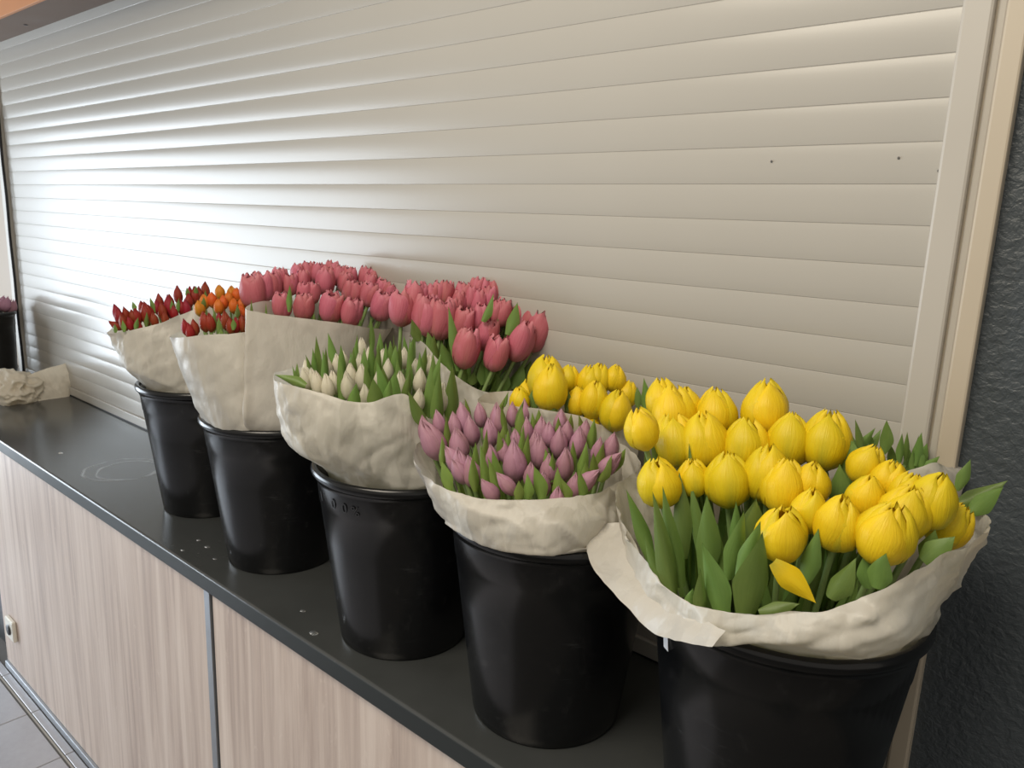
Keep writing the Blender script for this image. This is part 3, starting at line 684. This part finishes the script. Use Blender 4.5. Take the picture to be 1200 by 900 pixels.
# ---- pink tulips beside the orange ones
G = 'pink tulips in the tall wrap beside the orange tulips'
for h in T(270, 300, .175, [(345, 335, 185), (495, 345, 190), (690, 350, 220), (830, 385, 200), (1045, 345, 210), (140, 240, 235), (215, 215, 210), (330, 165, 170), (280, 200, 190), (400, 180, 120), (490, 160, 130), (560, 250, 150), (645, 180, 180), (505, 250, 150), (815, 230, 140), (860, 240, 130), (955, 265, 170), (1090, 235, 100), (455, 100, 95), (525, 85, 95), (590, 90, 90), (690, 82, 95), (810, 125, 100), (920, 120, 95), (975, 140, 90), (950, 170, 100), (1040, 200, 90), (740, 115, 100), (780, 165, 110), (660, 110, 90)]):
    make_tulip(bn['pink1'], 'pink', h[0], h[1], h[2] * .98, G, opened=.0)
for (x, y, l, w_) in [(140, 290, 130, 30), (240, 310, 100, 25), (395, 190, 90, 40), (940, 400, 130, 40), (560, 380, 80, 40), (870, 420, 90, 40)]:
    u, v = 270 + x * .175, 300 + y * .175; add_leaf(bn['pink1'], (u, v), (u, v + l * .36), w_ * .175, -.10)
# ---- white tulips
G = 'white tulips in the glowing paper wrap'
for h in T(310, 370, .2222, [(215, 275, 90), (200, 325, 100), (265, 345, 110), (320, 360, 110), (355, 340, 100), (430, 355, 125), (510, 315, 120), (525, 405, 90), (715, 360, 130), (625, 225, 100), (650, 270, 90), (550, 200, 70), (825, 330, 110), (800, 275, 100), (820, 430, 90), (870, 245, 90), (945, 425, 140), (375, 240, 80), (320, 250, 80), (410, 215, 70), (735, 200, 70), (450, 300, 100), (510, 150, 70), (245, 320, 90), (600, 330, 90), (500, 240, 80)]):
    make_tulip(bn['white'], 'white', h[0], h[1], h[2], G, autoleaf=2)
for (x, y, l, dx, w_) in [(270, 105, 200, 15, 45), (340, 90, 120, 30, 45), (385, 200, 200, 15, 35), (220, 205, 90, 30, 28), (145, 262, 70, 15, 22), (170, 250, 80, 0, 22), (495, 100, 180, -20, 45), (600, 140, 150, 0, 40), (690, 150, 130, -15, 45), (780, 110, 110, 0, 40), (850, 160, 120, -10, 40), (930, 190, 170, -60, 55), (985, 250, 230, 0, 75), (920, 270, 230, -5, 60), (310, 180, 140, 10, 35), (470, 160, 150, 0, 40), (560, 130, 150, 0, 40), (640, 140, 140, 10, 40), (592, 230, 220, 40, 60), (690, 285, 165, -35, 85), (570, 325, 130, 10, 75), (745, 395, 130, 90, 60), (330, 170, 140, -10, 35), (520, 170, 120, 0, 36), (720, 130, 140, -10, 40), (755, 170, 160, 0, 40), (820, 190, 130, 0, 36), (865, 255, 200, -10, 50), (530, 240, 160, 10, 40), (455, 185, 110, 0, 30), (400, 150, 120, 10, 34), (620, 260, 150, 20, 46), (885, 190, 160, 0, 40), (770, 280, 120, -20, 40), (480, 350, 100, 0, 60), (665, 130, 90, 0, 30), (610, 90, 100, 0, 34), (740, 100, 100, 0, 34), (800, 60, 110, 0, 40), (250, 170, 120, 20, 36), (700, 220, 140, 0, 40), (660, 330, 140, 0, 50)]:
    u, v = 310 + x * .2222, 370 + y * .2222; add_leaf(bn['white'], (u, v), (u + dx * .30, v + l * .34), w_ * .24, bn['white'].off(v + l * .16) - .012)
add_leaf(bn['white'], (321, 439), (358, 452), 12, -.07, doff=.02)
# ---- pink tulips behind the white ones
G = 'pink tulips behind the white bunch'
for h in T(440, 300, .2222, [(140, 280, 190, None), (212, 235, 195), (270, 312, 215), (300, 332, 200), (365, 340, 215), (415, 275, 110), (480, 360, 170), (505, 495, 220, .04), (610, 425, 170), (668, 525, 190, .04), (800, 458, 225, .06), (895, 430, 260, .09), (690, 305, 150), (650, 300, 130), (780, 305, 130), (860, 340, 180), (340, 185, 100), (380, 178, 90), (470, 185, 90), (550, 155, 80), (590, 160, 80), (640, 185, 110), (520, 210, 100), (560, 230, 100), (450, 230, 90), (740, 235, 90), (610, 210, 100), (820, 295, 120), (300, 200, 100), (700, 190, 90), (880, 300, 140), (570, 330, 150)]):
    make_tulip(bn['pink2'], 'pink', h[0], h[1], h[2], G, off=(h[3] if len(h) > 3 else None), wide=.95)
for (x, y, l, dx, w_, o_) in [(622, 195, 150, -60, 50, .06), (752, 245, 170, -60, 65, .05), (388, 268, 340, 50, 55, .05), (300, 410, 200, 30, 60, .06), (190, 330, 120, 40, 50, .08), (345, 450, 160, 60, 60, .06), (560, 560, 120, 10, 60, .05), (590, 540, 140, 0, 60, .05), (690, 600, 120, -20, 70, .06), (780, 560, 140, -60, 80, .07), (820, 550, 120, -60, 70, .08), (450, 580, 90, 20, 60, .05), (520, 610, 70, -10, 50, .05), (640, 610, 90, 0, 60, .06), (275, 400, 90, 20, 40, .07)]:
    u, v = 440 + x * .2222, 300 + y * .2222; add_leaf(bn['pink2'], (u, v), (u + dx * .2222, v + l * .2222), w_ * .2222, o_)
# ---- purple tulips
G = 'purple tulips in the bulging paper wrap'
for h in T(440, 380, .3111, [(175, 440, 150, (-.25, 0)), (175, 395, 100), (227, 368, 90), (290, 375, 90), (320, 352, 115), (352, 395, 105), (300, 450, 120), (262, 515, 110, (-.5, 0)), (310, 530, 125), (350, 552, 115), (288, 555, 90, (-.4, 0)), (455, 605, 90, (-.8, .2)), (425, 402, 100), (455, 350, 110), (515, 330, 75), (525, 438, 85), (520, 525, 185), (570, 385, 75), (625, 390, 90), (620, 477, 115), (655, 410, 85), (700, 363, 85), (725, 407, 90), (695, 440, 110), (770, 440, 110), (795, 402, 85), (717, 525, 120), (655, 543, 110), (635, 592, 80), (755, 605, 90), (690, 640, 60), (845, 605, 110, (.8, 0)), (928, 540, 110, (.7, 0)), (900, 458, 100), (848, 470, 90), (430, 492, 80), (585, 560, 80), (400, 612, 60, (-.5, 0)), (388, 330, 70), (560, 310, 60), (600, 440, 80), (480, 470, 80)]):
    make_tulip(bn['purple'], 'purple', h[0], h[1], h[2], G, tilt=(h[3] if len(h) > 3 else None), autoleaf=1, leafset=LEAVES_L)
for (x, y, l, dx, w_) in [(262, 340, 120, 15, 32), (375, 440, 130, 0, 34), (398, 440, 190, 20, 40), (425, 500, 130, 40, 36), (478, 375, 120, -15, 30), (545, 310, 110, -10, 34), (572, 405, 130, 0, 34), (600, 530, 110, 20, 50), (540, 590, 60, 0, 36), (680, 540, 110, 0, 44), (795, 440, 110, -25, 40), (860, 440, 110, -20, 40), (790, 510, 100, 10, 46), (890, 490, 80, -40, 40), (498, 260, 90, -40, 22), (738, 340, 70, -10, 26), (672, 240, 110, 0, 26), (825, 355, 90, -10, 34), (245, 520, 90, 30, 40), (690, 350, 60, 0, 24), (560, 380, 120, -10, 30), (640, 470, 90, 10, 34), (460, 400, 100, 10, 30), (420, 390, 140, -10, 30), (365, 490, 110, 10, 36), (770, 540, 100, 10, 38), (820, 480, 100, 0, 34), (615, 320, 60, 0, 26), (590, 330, 60, 0, 22), (940, 470, 70, -40, 34), (440, 470, 120, 20, 36), (700, 580, 70, 20, 40), (340, 280, 70, 15, 20), (470, 300, 90, 20, 24), (770, 340, 60, 10, 22), (570, 560, 80, 0, 40), (250, 420, 90, 0, 28), (500, 395, 90, 0, 26), (745, 440, 90, 0, 28), (665, 480, 90, 0, 28)]:
    u, v = 440 + x * .3111, 380 + y * .3111; add_leaf(bn['purple'], (u, v), (u + dx * .38, v + l * .40), w_ * .32, bn['purple'].off(v + l * .2) - .012, LEAVES_L)
# ---- yellow tulips behind the purple ones
G = 'yellow tulips behind the purple bunch'
for h in T(590, 400, .175, [(285, 265, 330, None), (318, 310, 300, .10), (445, 240, 160), (590, 260, 200), (650, 250, 200), (765, 245, 170), (625, 390, 240, .10), (500, 400, 190, .115), (780, 465, 260, .08), (850, 320, 110, .15), (105, 360, 110), (160, 320, 130, .16), (520, 310, 120, .16), (595, 510, 60, .10)]):
    make_tulip(bn['yback'], 'yellow', h[0], h[1], h[2], G, off=(h[3] if len(h) > 3 else None))
for (x, y, l, dx, w_, o_) in [(938, 245, 230, 10, 75, .12), (890, 310, 140, 10, 50, .13), (345, 310, 230, 0, 55, .08), (440, 310, 160, -20, 60, .10), (210, 310, 140, 0, 90, .11), (140, 390, 170, -60, 30, .06), (35, 330, 110, -30, 20, .08)]:
    u, v = 590 + x * .175, 400 + y * .175; add_leaf(bn['yback'], (u, v), (u + dx * .175, v + l * .175), w_ * .175, o_)
# ---- big yellow bunch
G = 'yellow tulips in the big front bucket'
YB = bn['yellow']; yt = {}
for i, h in enumerate(T(680, 430, .4333, [(155, 168, 110, -.02), (215, 85, 105), (245, 130, 150), (250, 197, 140), (330, 205, 160), (365, 122, 130), (505, 117, 165), (450, 210, 138), (574, 196, 142), (677, 198, 155), (397, 305, 145), (512, 288, 152), (560, 325, 150), (203, 315, 128, -.04), (550, 458, 148), (714, 430, 152), (852, 460, 175), (787, 355, 120), (902, 402, 150), (903, 345, 110), (980, 370, 155), (1048, 447, 130, -.03), (798, 270, 110), (850, 310, 110), (628, 392, 120), (635, 315, 110), (300, 300, 100), (285, 100, 90)])):
    yt[i] = make_tulip(YB, 'yellow', h[0], h[1], h[2], G, off=(h[3] if len(h) > 3 else None), wide=1.06, tilt={21: (.35, 0), 0: (-.05, 0), 22: (.2, -.1)}.get(i), opened=.04 if i in (14, 3) else .0, autoleaf=2)
def c2(x, y): return 730 + .2222 * x, 560 + .2222 * y
def c1(x, y): return 680 + .4333 * x, 430 + .4333 * y
for (t_, b_, w_, o_) in [((160, 75), (275, 650), 100, -.10), ((208, 35), (310, 580), 88, -.08), ((285, -20), (320, 430), 90, -.05), ((350, 45), (410, 430), 66, -.045), ((448, 80), (420, 560), 120, -.08), ((15, 55), (160, 480), 75, -.03), ((108, 290), (210, 560), 55, -.09), ((425, 335), (520, 780), 125, -.145), ((400, 470), (415, 760), 75, -.145), ((632, 165), (560, 540), 105, -.11), ((725, 220), (610, 540), 95, -.125), ((722, 275), (650, 760), 185, -.138), ((715, 130), (690, 320), 95, -.07), ((370, 575), (350, 700), 60, -.13), ((925, 655), (715, 705), 70, -.155), ((600, 130), (600, 420), 70, -.05), ((480, 250), (500, 600), 70, -.07)]:
    add_leaf(YB, c2(*t_), c2(*b_), w_ * .2222, o_)
for (t_, b_, w_, o_) in [((642, 440), (605, 590), 48, -.11), ((745, 515), (672, 625), 62, -.13), ((780, 485), (785, 600), 58, -.11), ((1012, 458), (925, 525), 62, -.10), ((722, 203), (738, 335), 72, .02), ((700, 262), (690, 375), 62, .0), ((862, 248), (805, 335), 52, .02), ((1058, 253), (1018, 335), 32, .02), ((1157, 306), (1020, 375), 50, .03), ((1147, 326), (1055, 395), 50, .02), ((480, 362), (450, 470), 52, -.04), ((190, 203), (220, 280), 26, .02), ((172, 228), (195, 310), 26, .01), ((830, 500), (800, 600), 60, -.13), ((960, 440), (930, 520), 50, -.08), ((660, 250), (650, 340), 50, .03), ((270, 270), (290, 420), 60, -.02)]:
    add_leaf(YB, c1(*t_), c1(*b_), w_ * .4333, o_)
# a petal that has come loose and hangs below its flower
vs, uv, fs = leaf_geo(.3, .8, .2, .02, .4); lp = meshdata('yellow_petal', vs, fs, uv=uv); lp.materials.append(PM['yellow'])
dp_ = add_leaf(YB, c1(642, 642), c1(522, 528), 27, -.15, root=yt[14], mat_mesh=lp, name='petal'); dp_['label'] = 'loose petal drooping below the flower'
# ---- green budded stems at the back right
G = 'green budded tulips by the shutter rail'; GB = bn['buds']
def bud(u, v, leaves, label):
    tipp = GB.px(u, v, .15); foot = GB.loc(.05 + (u - 1050) * .0002, .06, .03); sax = tipp - foot
    r = empty('tulip', foot, label, 'tulip', G); r.matrix_basis = Matrix.Translation(foot) @ align(sax)
    link('stem', STEM, None, r, r.matrix_basis @ Matrix.Diagonal((.0035, .0035, sax.length, 1)))
    for i, (t_, b_, w_) in enumerate(leaves):
        add_leaf(GB, (960 + .2 * t_[0], 480 + .2 * t_[1]), (960 + .2 * b_[0], 480 + .2 * b_[1]), w_ * .2, .14 + .012 * (i % 3), root=r)
bud(1010, 540, [((213, 58), (255, 260), 42), ((330, 108), (205, 260), 50), ((350, 112), (270, 270), 45), ((190, 140), (215, 270), 40)], 'green tulip stem with leaves only, between yellow blooms and shutter, leftmost of the leafy stems')
bud(1038, 540, [((400, 58), (368, 260), 74), ((415, 198), (440, 330), 50), ((300, 150), (330, 280), 50)], 'green tulip stem with one broad upright leaf against the shutter slats')
bud(1060, 545, [((482, 135), (470, 320), 46), ((515, 128), (505, 300), 32), ((525, 228), (520, 390), 60), ((545, 225), (552, 380), 42)], 'green tulip stem with narrow leaves in front of the guide rail')
bud(1080, 545, [((605, 128), (560, 330), 58), ((580, 150), (560, 300), 30), ((637, 195), (560, 340), 60), ((580, 200), (600, 350), 44)], 'green tulip stem with tall pointed leaves right of the guide rail joint')
bud(1090, 560, [((708, 272), (560, 380), 62), ((722, 348), (630, 420), 44), ((660, 330), (600, 420), 50)], 'green tulip stem with leaves leaning towards the dark wall')

# ---- the far bucket at the picture edge
BK['b0'] = (-3.902, .985)
B_ = Bunch('b0', 350, 0, 370, 0)
for i, (u, v, h, w_, lab) in enumerate([(7, 347, 22, 1.5, 'pale purple tulip in the far-end bucket, the darker middle one'), (16, 350, 18, 1.0, 'pale purple tulip in the far-end bucket, nearest the cable'), (-6, 349, 18, 1.1, 'pale purple tulip in the far-end bucket, at the picture edge')]):
    r = make_tulip(B_, 'purple', u, v, h, 'pale purple tulips in the far-end bucket', off=0.0, wide=w_, opened=.1, autoleaf=1, leafset=LEAVES_L); r['label'] = lab
# ---- crumpled paper on the counter
cp = hit(28, 470, Vector((0, 0, ZC)), Vector((0, 0, 1)), .0)
ce = empty('crumpled_paper', (cp.x, cp.y + .02, ZC), 'crumpled cream wrapping paper lying on the worktop by the shutter', 'paper')
bm = bmesh.new(); bmesh.ops.create_icosphere(bm, subdivisions=5, radius=1)
for v in bm.verts:
    p = v.co.copy(); k = 1 + .35 * noise.noise(p * 1.5) + .22 * (1 - 2 * abs(noise.noise(p * 2.2 + Vector((2, 0, 1))))) + .08 * (1 - 2 * abs(noise.noise(p * 5)))
    v.co = Vector((p.x * .12 * k, p.y * .075 * k, max(0.0, .048 + p.z * .060 * k)))
me = bpy.data.meshes.new('crumpled_ball'); bm.to_mesh(me); bm.free(); me.polygons.foreach_set('use_smooth', [True] * len(me.polygons))
ball = link('crumpled_ball', me, MAT['paper_old'], ce); ball.location = (-.05, -.04, 0)
class _B: pass
Bp = _B(); Bp.d = Vector((-.95, .3, 0)).normalized(); Bp.c = Vector((cp.x, cp.y + .02, ZC))
Bp.px = lambda u, v, off: hit(u, v, Bp.c, Bp.d, off)
shf = sheet('flared_sheet', Bp, [[(20, 462, -.02), (40, 474, -.03), (62, 481, -.02), (78, 472, .0), (84, 455, .05)], [(22, 450, .0), (42, 455, -.01), (60, 458, .0), (74, 450, .03), (87, 440, .06)], [(24, 444, .06), (42, 436, .05), (58, 430, .06), (72, 427, .07), (89, 421, .08)]], ce, MAT['paper_old'], .004, 31)

# ------------------------------------------------------------------ names for the tulips in each bunch, by row and place
ORD = ['first', 'second', 'third', 'fourth', 'fifth', 'sixth', 'seventh', 'eighth', 'ninth', 'tenth', 'eleventh', 'twelfth', 'thirteenth', 'fourteenth', 'fifteenth']
WHERE = {'red': 'of the farthest bucket', 'orange': 'of the mixed orange and red bunch', 'pink1': 'of the tall pink bunch', 'white': 'of the white bunch', 'pink2': 'of the pink bunch behind the white', 'purple': 'of the purple bunch', 'yback': 'of the yellow bunch behind the purple', 'yellow': 'of the big front bunch'}
for bname, where in WHERE.items():
    B = bn[bname]
    for col in sorted({t[4] for t in B.tulips}):
        ts = sorted([t for t in B.tulips if t[4] == col], key=lambda t: -t[2]); n = len(ts)
        nr = 1 if n < 9 else 2 if n < 15 else 3
        for k in range(nr):
            row = sorted(ts[n * k // nr:n * (k + 1) // nr], key=lambda t: t[1])
            rn = {1: [''], 2: ['front', 'back'], 3: ['front', 'middle', 'back']}[nr][k]
            for i, t in enumerate(row):
                t[0]['label'] = '%s tulip, %s from left in the %s %s' % (col, ORD[i], (rn + ' row') if rn else 'flowers', where)
